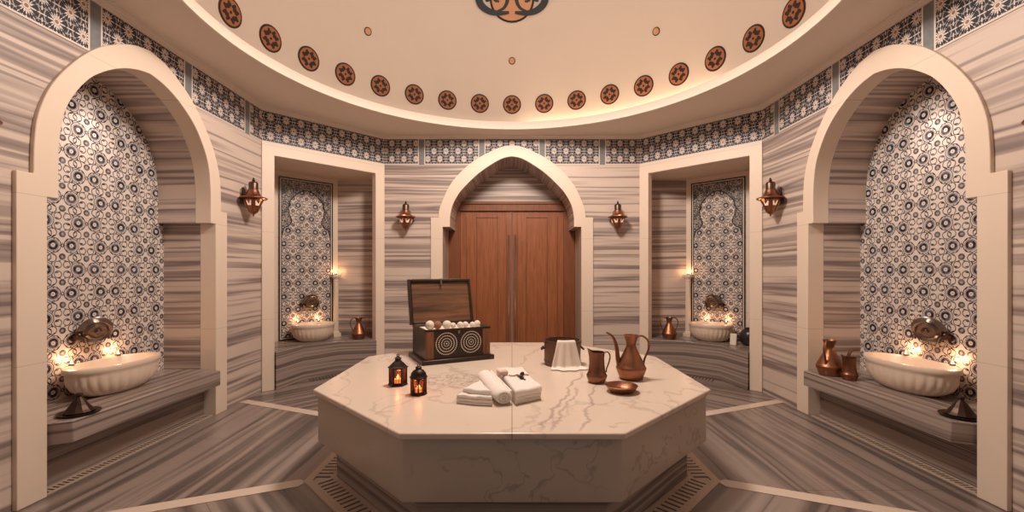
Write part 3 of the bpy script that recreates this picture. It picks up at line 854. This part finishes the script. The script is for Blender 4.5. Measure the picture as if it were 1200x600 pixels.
# ------------------------------------------------------------------ chest
CH = rad(27)
ch = thing('wooden_chest', -.526, 2.545, TP, CH, 'open dark wooden chest with two pearl inlaid circles on the platform', 'chest')
W, DP = .447, .325
Mb().box(-.012, W + .012, -.012, DP + .012, 0, .028).build('base', 'chest', ch, bevel=.006)
m = Mb()
x0, x1, y0, y1, z0, z1, t = .012, W - .012, .012, DP - .008, .028, .205, .012
m.box(x0, x1, y0, y0 + t, z0, z1); m.box(x0, x1, y1 - t, y1, z0, z1); m.box(x0, x0 + t, y0, y1, z0, z1); m.box(x1 - t, x1, y0, y1, z0, z1); m.box(x0, x1, y0, y1, z0, z0 + .01)
m.build('body', 'chest', ch, bevel=.002)
m = Mb(); m.box(x0 - .004, x1 + .004, y0 - .004, y0 + .010, z1 - .008, z1 + .004); m.box(x0 - .004, x0 + .010, y0, y1, z1 - .008, z1 + .004); m.box(x1 - .010, x1 + .004, y0, y1, z1 - .008, z1 + .004); m.build('rim', 'chest', ch)
for cx in (x0 + .026, x1 - .024):
    m = Mb(); m.box(cx - .026, cx + .026, y0 - .004, y0 + .004, z0, z1 - .008); m.build('corner_post', 'chest_mid', ch, bevel=.003)
m = Mb(); m.box(x0 + t, x1 - t, y0 + t, y1 - t, z1 - .028, z1 - .012); m.build('lining', 'cloth', ch)
for cx in (.145, .306):
    m = Mb(); n_ = 0
    for R_, nn, rr in ((.066, 40, .0036), (.049, 30, .0036), (.032, 20, .0034), (.016, 11, .0030), (.001, 1, .0045)):
        for i in range(nn):
            a = 2 * PI * i / nn; px, pz = cx + R_ * cos(a), .118 + R_ * sin(a)
            m.poly([(px + rr * cos(q * PI / 3), y0 - .0012, pz + rr * sin(q * PI / 3)) for q in range(6)])
    m.build('inlay_rosette', 'inlay', ch)
m = Mb(); m.box(.218, .232, y0 - .006, y0, z1 - .028, z1 - .012); m.build('lock', 'silver', ch, bevel=.002)
# lid, opened and leaning back a little
lean = rad(14)
lid = empty('lid', 0, 0); lid.parent = ch; lid.location = (0, y1 * S, z1 * S); lid.rotation_euler = (-lean, 0, 0)
bpy.data.objects.remove(lid)
def lidxf(m):
    m.v = [(p[0], y1 + p[1] * cos(lean) + p[2] * sin(lean), z1 + .003 + p[2] * cos(lean) - p[1] * sin(lean)) for p in m.v]; return m
LH = .308
m = Mb(); m.box(-.006, W - .004, .006, .018, 0, LH); 
m.box(-.006, .012, -.012, .008, 0, LH); m.box(W - .020, W - .004, -.012, .008, 0, LH); m.box(.02, W - .02, -.012, .008, LH - .016, LH); m.box(.02, W - .02, -.012, .008, 0, .012)
lidxf(m); lo = m.build('lid', 'chest', ch, bevel=.002)
m = Mb(); m.box(.020, W - .020, .002, .0065, .012, LH - .016); lidxf(m); m.build('lid_panel', 'chest_lid', lo)
m = Mb(); m.box(.218, .230, -.018, -.012, LH - .04, LH + .002); lidxf(m); m.build('clasp', 'silver', lo)
# balls standing in it
balls = [(488, 374, .031, 'l'), (503, 375, .029, 'b'), (513.5, 374, .031, 'l'), (520.5, 377, .021, 'l'), (527, 375, .024, 'l'), (535, 375, .022, 'l'), (541.5, 375, .021, 'l'), (550, 374, .024, 'l')]
bl = ['cream fibre wash ball with a dark seam at the left end of the open chest', 'reddish brown wash ball in the open chest', 'large cream wash ball right beside the brown one in the chest',
      'smallest cream wash ball, next after the large one, in the chest', 'cream wash ball fourth from the right end in the chest', 'cream wash ball third from the right end in the chest',
      'cream wash ball second from the right end in the chest', 'cream wash ball at the right end of the open chest']
bxc = x0 + t + .014
for i, (px, py, r, kd) in enumerate(balls):
    r *= .90; bxc += r; lx = bxc; bxc += r + .0015; ly = .10 + .02 * (i % 2)
    x, y = L2W(-.526, 2.545, CH, lx, ly)
    m = Mb(); m.ball((0, 0, 0), r, 18, lump=.03)
    o = m.build('wash_ball', 'loofah_brown' if kd == 'b' else 'loofah'); o.rotation_euler = (i, i * 2, 0)
    o.location = (x * S, y * S, (TP + z1 - .012 + r * 1.04 + (.006 if i == 0 else .001)) * S)
    tag(o, bl[i], 'wash ball', 'wash balls in the chest')
    if i == 0:
        m = Mb(); m.tube([(r * 1.03 * cos(q), 0, r * 1.03 * sin(q)) for q in [k * PI / 10 for k in range(21)]], .0025, 6); m.build('seam', 'chest_mid', o)

# ------------------------------------------------------------------ table lanterns
def lantern(x, y, r, h, roof, label, w):
    t = thing('candle_lantern', x, y, TP, rad(10), label, 'lantern')
    n = 6 if roof == 'p' else 8; hb = h * .56
    Mb().lathe([(.001, 0), (r * 1.08, 0), (r * 1.08, h * .035), (r * .96, h * .07), (.001, h * .07)], seg=n, sm=False).build('base', 'iron', t)
    m = Mb()
    for k in range(n):
        a = 2 * PI * k / n; m.tube([(r * .93 * cos(a), r * .93 * sin(a), h * .06), (r * .93 * cos(a), r * .93 * sin(a), hb)], r * .09, 6)
    for zz in (h * .08, hb):
        m.tube([(r * .94 * cos(2 * PI * k / n), r * .94 * sin(2 * PI * k / n), zz) for k in range(n + 1)], r * .08, 6)
    if roof == 'p':
        for k in range(n):                                 # fretwork under the eaves
            a0, a1 = 2 * PI * k / n, 2 * PI * (k + 1) / n
            for j in range(1, 6):
                f = j / 6; px = r * .93 * (cos(a0) * (1 - f) + cos(a1) * f); py = r * .93 * (sin(a0) * (1 - f) + sin(a1) * f)
                if j in (2, 4): m.tube([(px, py, h * .07), (px, py, hb)], r * .025, 5)
    else:
        for k in range(n):
            a0, a1 = 2 * PI * k / n, 2 * PI * (k + 1) / n
            pts = []
            for j in range(7):
                f = j / 6; px = r * .93 * (cos(a0) * (1 - f) + cos(a1) * f); py = r * .93 * (sin(a0) * (1 - f) + sin(a1) * f)
                pts.append((px, py, hb - h * .10 * abs(1 - 2 * f)**1.5 - .001))
            m.tube(pts, r * .05, 5)
    m.build('cage', 'iron', t)
    Mb().lathe([(r * .86, h * .07), (r * .86, hb)], seg=n, sm=False).build('glass', 'amber', t)
    if roof == 'p': pr = [(r * 1.12, hb), (r * 1.14, hb + h * .03), (r * .95, hb + h * .06), (r * .62, hb + h * .16), (r * .34, hb + h * .23), (r * .34, hb + h * .30), (r * .40, hb + h * .31), (r * .16, hb + h * .36), (.001, hb + h * .37)]
    else: pr = [(r * 1.12, hb), (r * 1.12, hb + h * .03), (r * 1.0, hb + h * .06), (r * .92, hb + h * .15), (r * .66, hb + h * .23), (r * .38, hb + h * .27), (r * .40, hb + h * .34), (r * .2, hb + h * .37), (.001, hb + h * .38)]
    Mb().lathe(pr, seg=n if roof == 'p' else 16, sm=roof != 'p').build('roof', 'iron', t)
    m = Mb(); zc = hb + h * .40; rr = h * .035
    m.tube([(rr * cos(q * PI / 6), 0, zc + rr * sin(q * PI / 6)) for q in range(13)], r * .05, 6); m.build('ring', 'iron', t)
    Mb().lathe([(.001, h * .07), (r * .4, h * .07), (r * .4, h * .20), (.001, h * .20)], seg=16).build('candle', 'wax', t)
    Mb().lathe([(.001, h * .20), (.0065, h * .235), (.007, h * .26), (.003, h * .31), (.0005, h * .35)], seg=10).build('flame', 'flame', t)
    plight(x, y, TP + h * .42, w, r=.01)
lantern(-.565, 2.115, .044, .153, 'p', 'black six-sided candle lantern with pointed roof, nearer the chest', .6)
lantern(-.428, 1.955, .036, .138, 'd', 'smaller black candle lantern with rounded roof, standing in front of the other', .6)

# ------------------------------------------------------------------ towels
def layered(name, parent, pl, z0, th, n, mat, shrink=0.0, seed=0):
    """a stack of n folded thicknesses with soft rounded rims"""
    random.seed(seed); cx = sum(p[0] for p in pl) / len(pl); cy = sum(p[1] for p in pl) / len(pl)
    m = Mb()
    h = th / n
    for k in range(n):
        f = 1 - shrink * k + random.uniform(-.012, .012)
        q = [(cx + (x - cx) * f, cy + (y - cy) * f) for x, y in pl]
        # rounded rim: rings offset in and out
        rows = []
        for s_, zf in ((.90, 0), (.97, .06), (1.0, .3), (1.005, .55), (.985, .85), (.93, 1.0)):
            ring_ = []
            for i in range(len(q)):
                a, b = q[i], q[(i + 1) % len(q)]
                for j in range(8):
                    t_ = j / 8; px, py = a[0] + (b[0] - a[0]) * t_, a[1] + (b[1] - a[1]) * t_
                    d = 1 - .0 * abs(2 * t_ - 1)
                    vx, vy = px - cx, py - cy; L = math.hypot(vx, vy); inset = h * .5 * (1 - s_) / .1
                    wv = .002 * sin(9 * t_ + k * 2 + i)
                    ring_.append((px - vx / L * inset, py - vy / L * inset, z0 + h * (k + zf * 1.0) + wv * zf))
            rows.append(ring_)
        m.grid(rows, True); m.poly(rows[-1], sm=True); m.poly(list(reversed(rows[0])))
    return m
def lp(pts, x0, y0): return [(x - x0, y - y0) for x, y in pts]
# triangular folded towel
tx, ty = -.14, 1.87
t = thing('folded_towel', tx, ty, TP, 0, 'white towel folded into a triangle at the left of the towel pile', 'towel')
layered('', None, lp([(-.238, 1.815), (-.156, 1.785), (-.080, 1.775), (-.108, 1.88), (-.143, 1.985), (-.195, 1.90)], tx, ty), 0, .040, 3, 'towel', .02, 1).build('towel_layers', 'towel', t, auto=80)
m = layered('', None, lp([(-.212, 1.838), (-.088, 1.79), (-.114, 1.88), (-.148, 1.978)], tx, ty), .038, .022, 1, 'towel', 0, 4); m.build('top_fold', 'towel', t, auto=80)
# rolled towel
p0, p1 = Vector((-.033, 1.79, .001)), Vector((-.140, 2.17, .001)); ax = (p1 - p0).normalized(); sd_ = Vector((ax.y, -ax.x, 0))
t = thing('rolled_towel', p0.x, p0.y, TP, 0, 'white towel rolled up tight between the two folded towels', 'towel')
m = Mb(); R_ = .034
rows = []
for i in range(15):
    f = i / 14; c = ax * ((p1 - p0).length * f); rr = R_ * (1 - .10 * (abs(2 * f - 1))**8)
    rows.append([tuple(c + sd_ * (1.15 * rr * cos(a)) + Vector((0, 0, .0015 + R_ * .95 + rr * .93 * sin(a) * (1 + .02 * sin(5 * f * 3 + a))))) for a in [2 * PI * j / 24 for j in range(24)]])
m.grid(rows, True)
for ri, sg in ((0, -1), (-1, 1)):
    cc = sum((Vector(p) for p in rows[ri]), Vector()) / 24
    last = rows[ri]
    for k in range(1, 6):
        f = 1 - k * .19; bump_ = (.004 if k % 2 else -.004) * sg
        nr = [tuple(cc + (Vector(p) - cc) * f + ax * bump_) for p in rows[ri]]
        m.grid([last, nr], True); last = nr
m.build('roll', 'towel', t, auto=80)
m = Mb(); m.tube([tuple(ax * ((p1 - p0).length * f) + sd_ * (R_ * 1.0) + Vector((0, 0, R_ * 1.55))) for f in (.01, .3, .6, .99)], .006, 8, flat=.8); m.build('edge_fold', 'towel', t)
# thick folded towel on the right
q = [Vector((.014, 1.79, 0)), Vector((.128, 1.872, 0)), Vector((.055, 2.235, 0)), Vector((-.080, 2.22, 0))]
t = thing('folded_towel', .02, 2.0, TP, 0, 'thick white folded towel at the right of the pile carrying a pink soap', 'towel')
layered('', None, lp([(v_.x, v_.y) for v_ in q], .02, 2.0), 0, .034, 2, 'towel', 0, 3).build('towel_layers', 'towel', t, auto=80)
m = layered('', None, lp([(.016, 1.788), (.130, 1.868), (.052, 2.24), (-.080, 2.222)], .02, 2.0), .032, .030, 1, 'towel', 0, 6); m.build('top_fold', 'towel', t, auto=80)
# soap and cord on the towel
so = tag(place(Mb().box(-.024, .024, -.018, .018, 0, .022).build('soap_bar', 'soap', None, bevel=.007, bseg=3), -.045, 2.055, TP + .064, rad(20)), 'small pink soap bar lying on the thick folded towel', 'soap')
t = thing('bead_cord', .02, 2.03, TP + .064, 0, 'thin brown cord with dark beads draped over the folded towel', 'cord')
m = Mb(); m.tube(spline([(-.035, .005, .003), (-.012, -.01, .004), (.004, .012, .004), (.018, -.008, .004), (.03, .0, .004), (.045, .012, .004), (.06, .01, .003)], 6), .0026, 6); m.build('cord', 'chest_mid', t)
m = Mb(); m.tube(spline([(.004, .0, .004), (.014, -.03, .004), (.026, -.055, .004), (.042, -.075, .003)], 6), .0028, 6); m.build('cord', 'chest_mid', t)
for bx, by, r in ((.030, .006, .010), (.024, .010, .007), (.022, -.052, .009), (.030, -.060, .006)):
    m = Mb(); m.ball((bx, by, r), r, 12); m.build('bead', 'black', t)

# ------------------------------------------------------------------ bucket with cloth
bx, by, br, bh = .305, 2.585, .108, .145
t = thing('wooden_bucket', bx, by, TP, 0, 'small round wooden bucket with dark rim on the platform under a white cloth', 'bucket')
Mb().lathe([(.001, 0), (br * .96, 0), (br, .01), (br * 1.03, bh - .006), (br * 1.03, bh), (br * .95, bh), (br * .92, .02), (.001, .02)], seg=40).build('body', 'bucket', t)
m = Mb(); m.lathe([(br * 1.035, bh - .012), (br * 1.065, bh - .010), (br * 1.065, bh + .004), (br * .95, bh + .004), (br * .95, bh - .012)], seg=40); m.build('rim', 'bronze', t)
m = Mb(); m.lathe([(br * 1.005, .02), (br * 1.03, .022), (br * 1.03, .032), (br * 1.008, .034)], seg=40); m.build('hoop', 'bronze', t)
for s in (-1, 1):
    m = Mb(); m.tube([(s * br * 1.05, -.03, bh - .04), (s * br * 1.16, -.02, bh - .05), (s * br * 1.16, .02, bh - .05), (s * br * 1.05, .03, bh - .04)], .006, 8); m.build('handle', 'bronze', t)
# cloth
rows = []
NU, NV = 26, 30
for i in range(NV + 1):
    f = i / NV; row = []
    for j in range(NU + 1):
        g = j / NU - .5
        an = g * 1.05 + .10                         # angle around the front of the bucket
        R1 = br * 1.09 + .004
        if f < .16:                                 # inside the rim
            k = f / .16; r = br * .88 + (R1 - br * .88) * k; z = bh + .019 - .03 * (1 - k)**3 - .008 * k * k; a_ = an * .85
            px, py = r * sin(a_), -r * cos(a_)
        elif f < .70:
            k = (f - .16) / .54; r = R1 + .02 * k + .008 * k * sin(g * 22) ; z = bh + .011 - (bh - .002) * k; a_ = an * (.85 + .18 * k)
            px, py = r * sin(a_) + g * .03 * k, -r * cos(a_)
        else:
            k = (f - .70) / .30; r = R1 + .02 + .008 * sin(g * 22) ; a_ = an * 1.03
            px, py = r * sin(a_) + g * .03 + .05 * k * g + .018 * k, -r * cos(a_) - .055 * k * (1 - .9 * abs(g + .1)); z = .008 + .006 * (1 - k) * (1 + sin(g * 18)) * .5 - .004 * k
        row.append((px, py, max(z, .0035)))
    rows.append(row)
m = Mb(); m.grid(rows); o = place(m.build('draped_cloth', 'cloth', auto=180), bx, by, TP)
md = o.modifiers.new('thickness', 'SOLIDIFY'); md.thickness = .003 * S; md.offset = 1
tag(o, 'white cotton cloth hanging over the front of the wooden bucket', 'cloth')

# ------------------------------------------------------------------ copper ware
EW = [(.001, 0), (.056, 0), (.060, .004), (.062, .012), (.073, .040), (.077, .054), (.078, .060), (.073, .066), (.068, .080), (.055, .106), (.040, .136), (.027, .165), (.0235, .178), (.026, .190), (.034, .215), (.039, .228), (.037, .229), (.024, .20), (.018, .18)]
def ewer(x, y, z, rz, label, spout=True, mat='copper', sc_=1.0, two=False, hand=1):
    t = thing('copper_ewer', x, y, z, rz, label, 'ewer')
    Mb().lathe([(r * sc_, h * sc_) for r, h in EW], seg=36).build('body', mat, t, auto=60)
    k = .00443 * sc_
    if spout:
        P = spline([(-14 * k, 0, 17 * k), (-15.5 * k, 0, 24 * k), (-16.5 * k, 0, 34 * k), (-18.5 * k, 0, 43 * k), (-22 * k, 0, 50 * k), (-29 * k, 0, 54.5 * k)], 4)
        n = len(P); m = Mb(); m.tube(P, [.014 * sc_ * (1 - .68 * i / (n - 1)) for i in range(n)], 10); m.build('spout', mat, t)
    def hd(s):
        P = spline([(7 * k * s, 0, 49.5 * k), (13 * k * s, 0, 50.5 * k), (19 * k * s, 0, 46 * k), (21 * k * s, 0, 39 * k), (19 * k * s, 0, 31 * k), (16 * k * s, 0, 24 * k), (14.5 * k * s, 0, 17 * k)], 4)
        m = Mb(); m.tube(P, .0055 * sc_, 8, flat=1.3); m.build('handle', mat, t)
    hd(hand)
    if two: hd(-hand)
    return t
ewer(.625, 2.24, TP, rad(-3), 'tall hammered copper ewer with long thin spout on the platform')
def pitcher(x, y, z, rz, label, mat, spout=None, k=.00432, sc_=1.0, hand=True):
    t = thing('copper_pitcher', x, y, z, rz, label, 'pitcher')
    pr = [(.001, 0), (.038, 0), (.041, .004), (.043, .012), (.050, .030), (.0505, .038), (.046, .044), (.041, .058), (.0375, .09), (.036, .12), (.039, .150), (.037, .150), (.034, .12), (.036, .06), (.001, .012)]
    rows = []
    m = Mb()
    for r, h in pr:
        row = []
        for j in range(32):
            a = 2 * PI * j / 32; rr = r * sc_; hh = h * sc_
            lip = max(0, cos(a - PI))**4 if h > .11 else 0
            f = (h - .11) / .04 if h > .11 else 0
            row.append((rr * cos(a) * (1 + .18 * lip * f), rr * sin(a), hh + .018 * sc_ * lip * f))
        rows.append(row)
    m.grid(rows, True); m.build('body', mat, t, auto=60)
    if hand:
        P = spline([(.037, 0, .147), (.052, 0, .150), (.063, 0, .135), (.062, 0, .112), (.055, 0, .088), (.047, 0, .066), (.046, 0, .052)], 4)
        m = Mb(); m.tube([(a * sc_, b, c * sc_) for a, b, c in P], .0035 * sc_, 8, flat=1.5); m.build('handle', mat, t)
    if spout:
        m = Mb(); P = spline(spout, 5); n = len(P); m.tube(P, [.010 * (1 - .5 * i / (n - 1)) for i in range(n)], 8); m.build('spout', mat, t)
    return t
pitcher(.43, 2.165, TP, rad(-8), 'short copper pitcher with pouring lip and thin handle on the platform', 'copper_dark', sc_=1.03)
t = thing('copper_dish', .512, 1.995, TP, 0, 'shallow round copper dish in front of the ewer', 'dish')
Mb().lathe([(.001, 0), (.046, 0), (.052, .003), (.066, .016), (.073, .028), (.075, .031), (.073, .032), (.064, .018), (.050, .007), (.001, .006)], seg=44).build('dish_body', 'copper', t)
# on the right bench
ewer(2.085, 2.80, BT, rad(35), 'round-bellied copper ewer with one tall handle on the right wall bench', spout=False, hand=-1)
pitcher(2.115, 2.675, BT, rad(-30), 'dark copper watering jug with curved spout on the right wall bench', 'copper_dark', hand=False,
        spout=[(-.004, .0, .145), (.0, .0, .165), (.012, .0, .182), (.030, -.0, .190), (.055, -.0, .193)], sc_=.93)
# back niches
ewer(-1.545, 4.30, BT, 0, 'copper jug with two slim handles on the back left niche bench', spout=False, two=True, sc_=.93)
ewer(1.585, 4.30, BT, 0, 'copper jug with two slim handles on the back right niche bench', spout=False, two=True, sc_=.95)
# conical covers
def cone_cover(x, y, label):
    t = thing('conical_cover', x, y, BT, 0, label, 'dish cover')
    Mb().lathe([(.001, .0), (.060, .0), (.078, .007), (.080, .011), (.074, .011), (.058, .006), (.001, .006)], seg=32).build('saucer', 'iron_brown', t)
    Mb().lathe([(.056, .008), (.058, .014), (.048, .024), (.034, .044), (.022, .066), (.013, .076), (.010, .082), (.015, .089), (.012, .098), (.001, .102)], seg=12, sm=False).build('cone', 'iron_brown', t)
cone_cover(-2.065, 2.035, 'dark bronze cone-shaped cover on a saucer at the near end of the left bench')
cone_cover(2.095, 1.99, 'dark bronze cone-shaped cover on a saucer at the near end of the right bench')
# black jar and towel in back right niche
t = thing('black_jar', 2.185, 3.92, BT, 0, 'round black glazed jar behind the frame of the back right niche', 'jar')
Mb().lathe([(.001, 0), (.05, 0), (.075, .02), (.086, .06), (.084, .10), (.066, .138), (.045, .150), (.046, .160), (.038, .160), (.036, .150), (.001, .148)], seg=32).build('jar_body', 'black', t)
t = thing('hand_towel', 2.041, 3.935, BT, rad(-50), 'small folded white towel standing between basin and black jar', 'towel')
m = Mb(); m.box(-.028, .028, -.012, .0, 0, .105); m.box(-.030, .028, .002, .014, 0, .100)
m.v = [(p[0], p[1] + p[2] * .12, p[2]) for p in m.v]; m.build('towel_fold', 'cloth', t, bevel=.005, bseg=3)
# ------------------------------------------------------------------ lights
def area(name, x, y, z, size, w, col, rot=(0, 0, 0), shape='DISK', sy=None, spread=PI):
    l = bpy.data.lights.new(name, 'AREA'); l.shape = shape; l.size = size * S; l.energy = w; l.color = col; l.spread = spread
    if sy: l.size_y = sy * S
    o = bpy.data.objects.new(name, l); COL.objects.link(o); o.location = (x * S, y * S, z * S); o.rotation_euler = rot; return o
def spot(name, x, y, z, w, size, blend, r, col, rot=(0, 0, 0)):
    l = bpy.data.lights.new(name, 'SPOT'); l.energy = w; l.color = col; l.spot_size = rad(size); l.spot_blend = blend; l.shadow_soft_size = r * S
    o = bpy.data.objects.new(name, l); COL.objects.link(o); o.location = (x * S, y * S, z * S); o.rotation_euler = rot; return o
spot('added_downlight', 0, CY, 2.85, 385, 154, .10, .22, (1, .865, .75))  # added unseen light, brightens the walls from above; no fitting is modelled
area('added_crown_fill', 0, CY, 4.15, 1.1, 12, (1, .865, .75))  # added soft light under the dome top, brightens the upward faces
plight(0, CY, 2.85, 44, (1, .865, .75), .3, 'added_dome_fill')  # added unseen fill that brightens the dome
spot('door_recess_lamp', 0, D + .16, 2.08, 6, 120, .6, .03, (1, .66, .42))
for key in ('L', 'R'):
    cx, cy, rz = FR[key]; x, y = L2W(cx, cy, rz, 0, .20)
    l = bpy.data.lights.new('niche_spot', 'SPOT'); l.energy = 26; l.color = (1, .82, .70); l.spot_size = rad(95); l.spot_blend = .9; l.shadow_soft_size = .03
    o = bpy.data.objects.new('niche_spot', l); COL.objects.link(o); o.location = (x * S, y * S, 2.06 * S); o.rotation_euler = (rad(8) * 0, 0, 0)

wd = bpy.data.worlds.new('ambient_fill'); sc.world = wd; wd.use_nodes = True  # even world glow added as ambient fill through the open front
wd.node_tree.nodes['Background'].inputs[0].default_value = (1, .88, .78, 1)
wd.node_tree.nodes['Background'].inputs[1].default_value = .16

# ------------------------------------------------------------------ camera
cam = bpy.data.cameras.new('camera'); cam.lens = 15; cam.sensor_width = 36; cam.shift_y = 18 / 1200; cam.clip_start = .05
co = bpy.data.objects.new('camera', cam); COL.objects.link(co); co.location = (0, 0, 1.0 * S); co.rotation_euler = (PI / 2, 0, 0)
sc.camera = co
sc.view_settings.view_transform = 'Standard'; sc.view_settings.look = 'None'; sc.view_settings.gamma = 1
sc.view_settings.use_curve_mapping = False; sc.view_settings.exposure = 0.03
sc.cycles.use_denoising = True; sc.cycles.max_bounces = 10; sc.cycles.diffuse_bounces = 6; sc.cycles.glossy_bounces = 4; sc.cycles.transparent_max_bounces = 12
sc.cycles.sample_clamp_indirect = 5
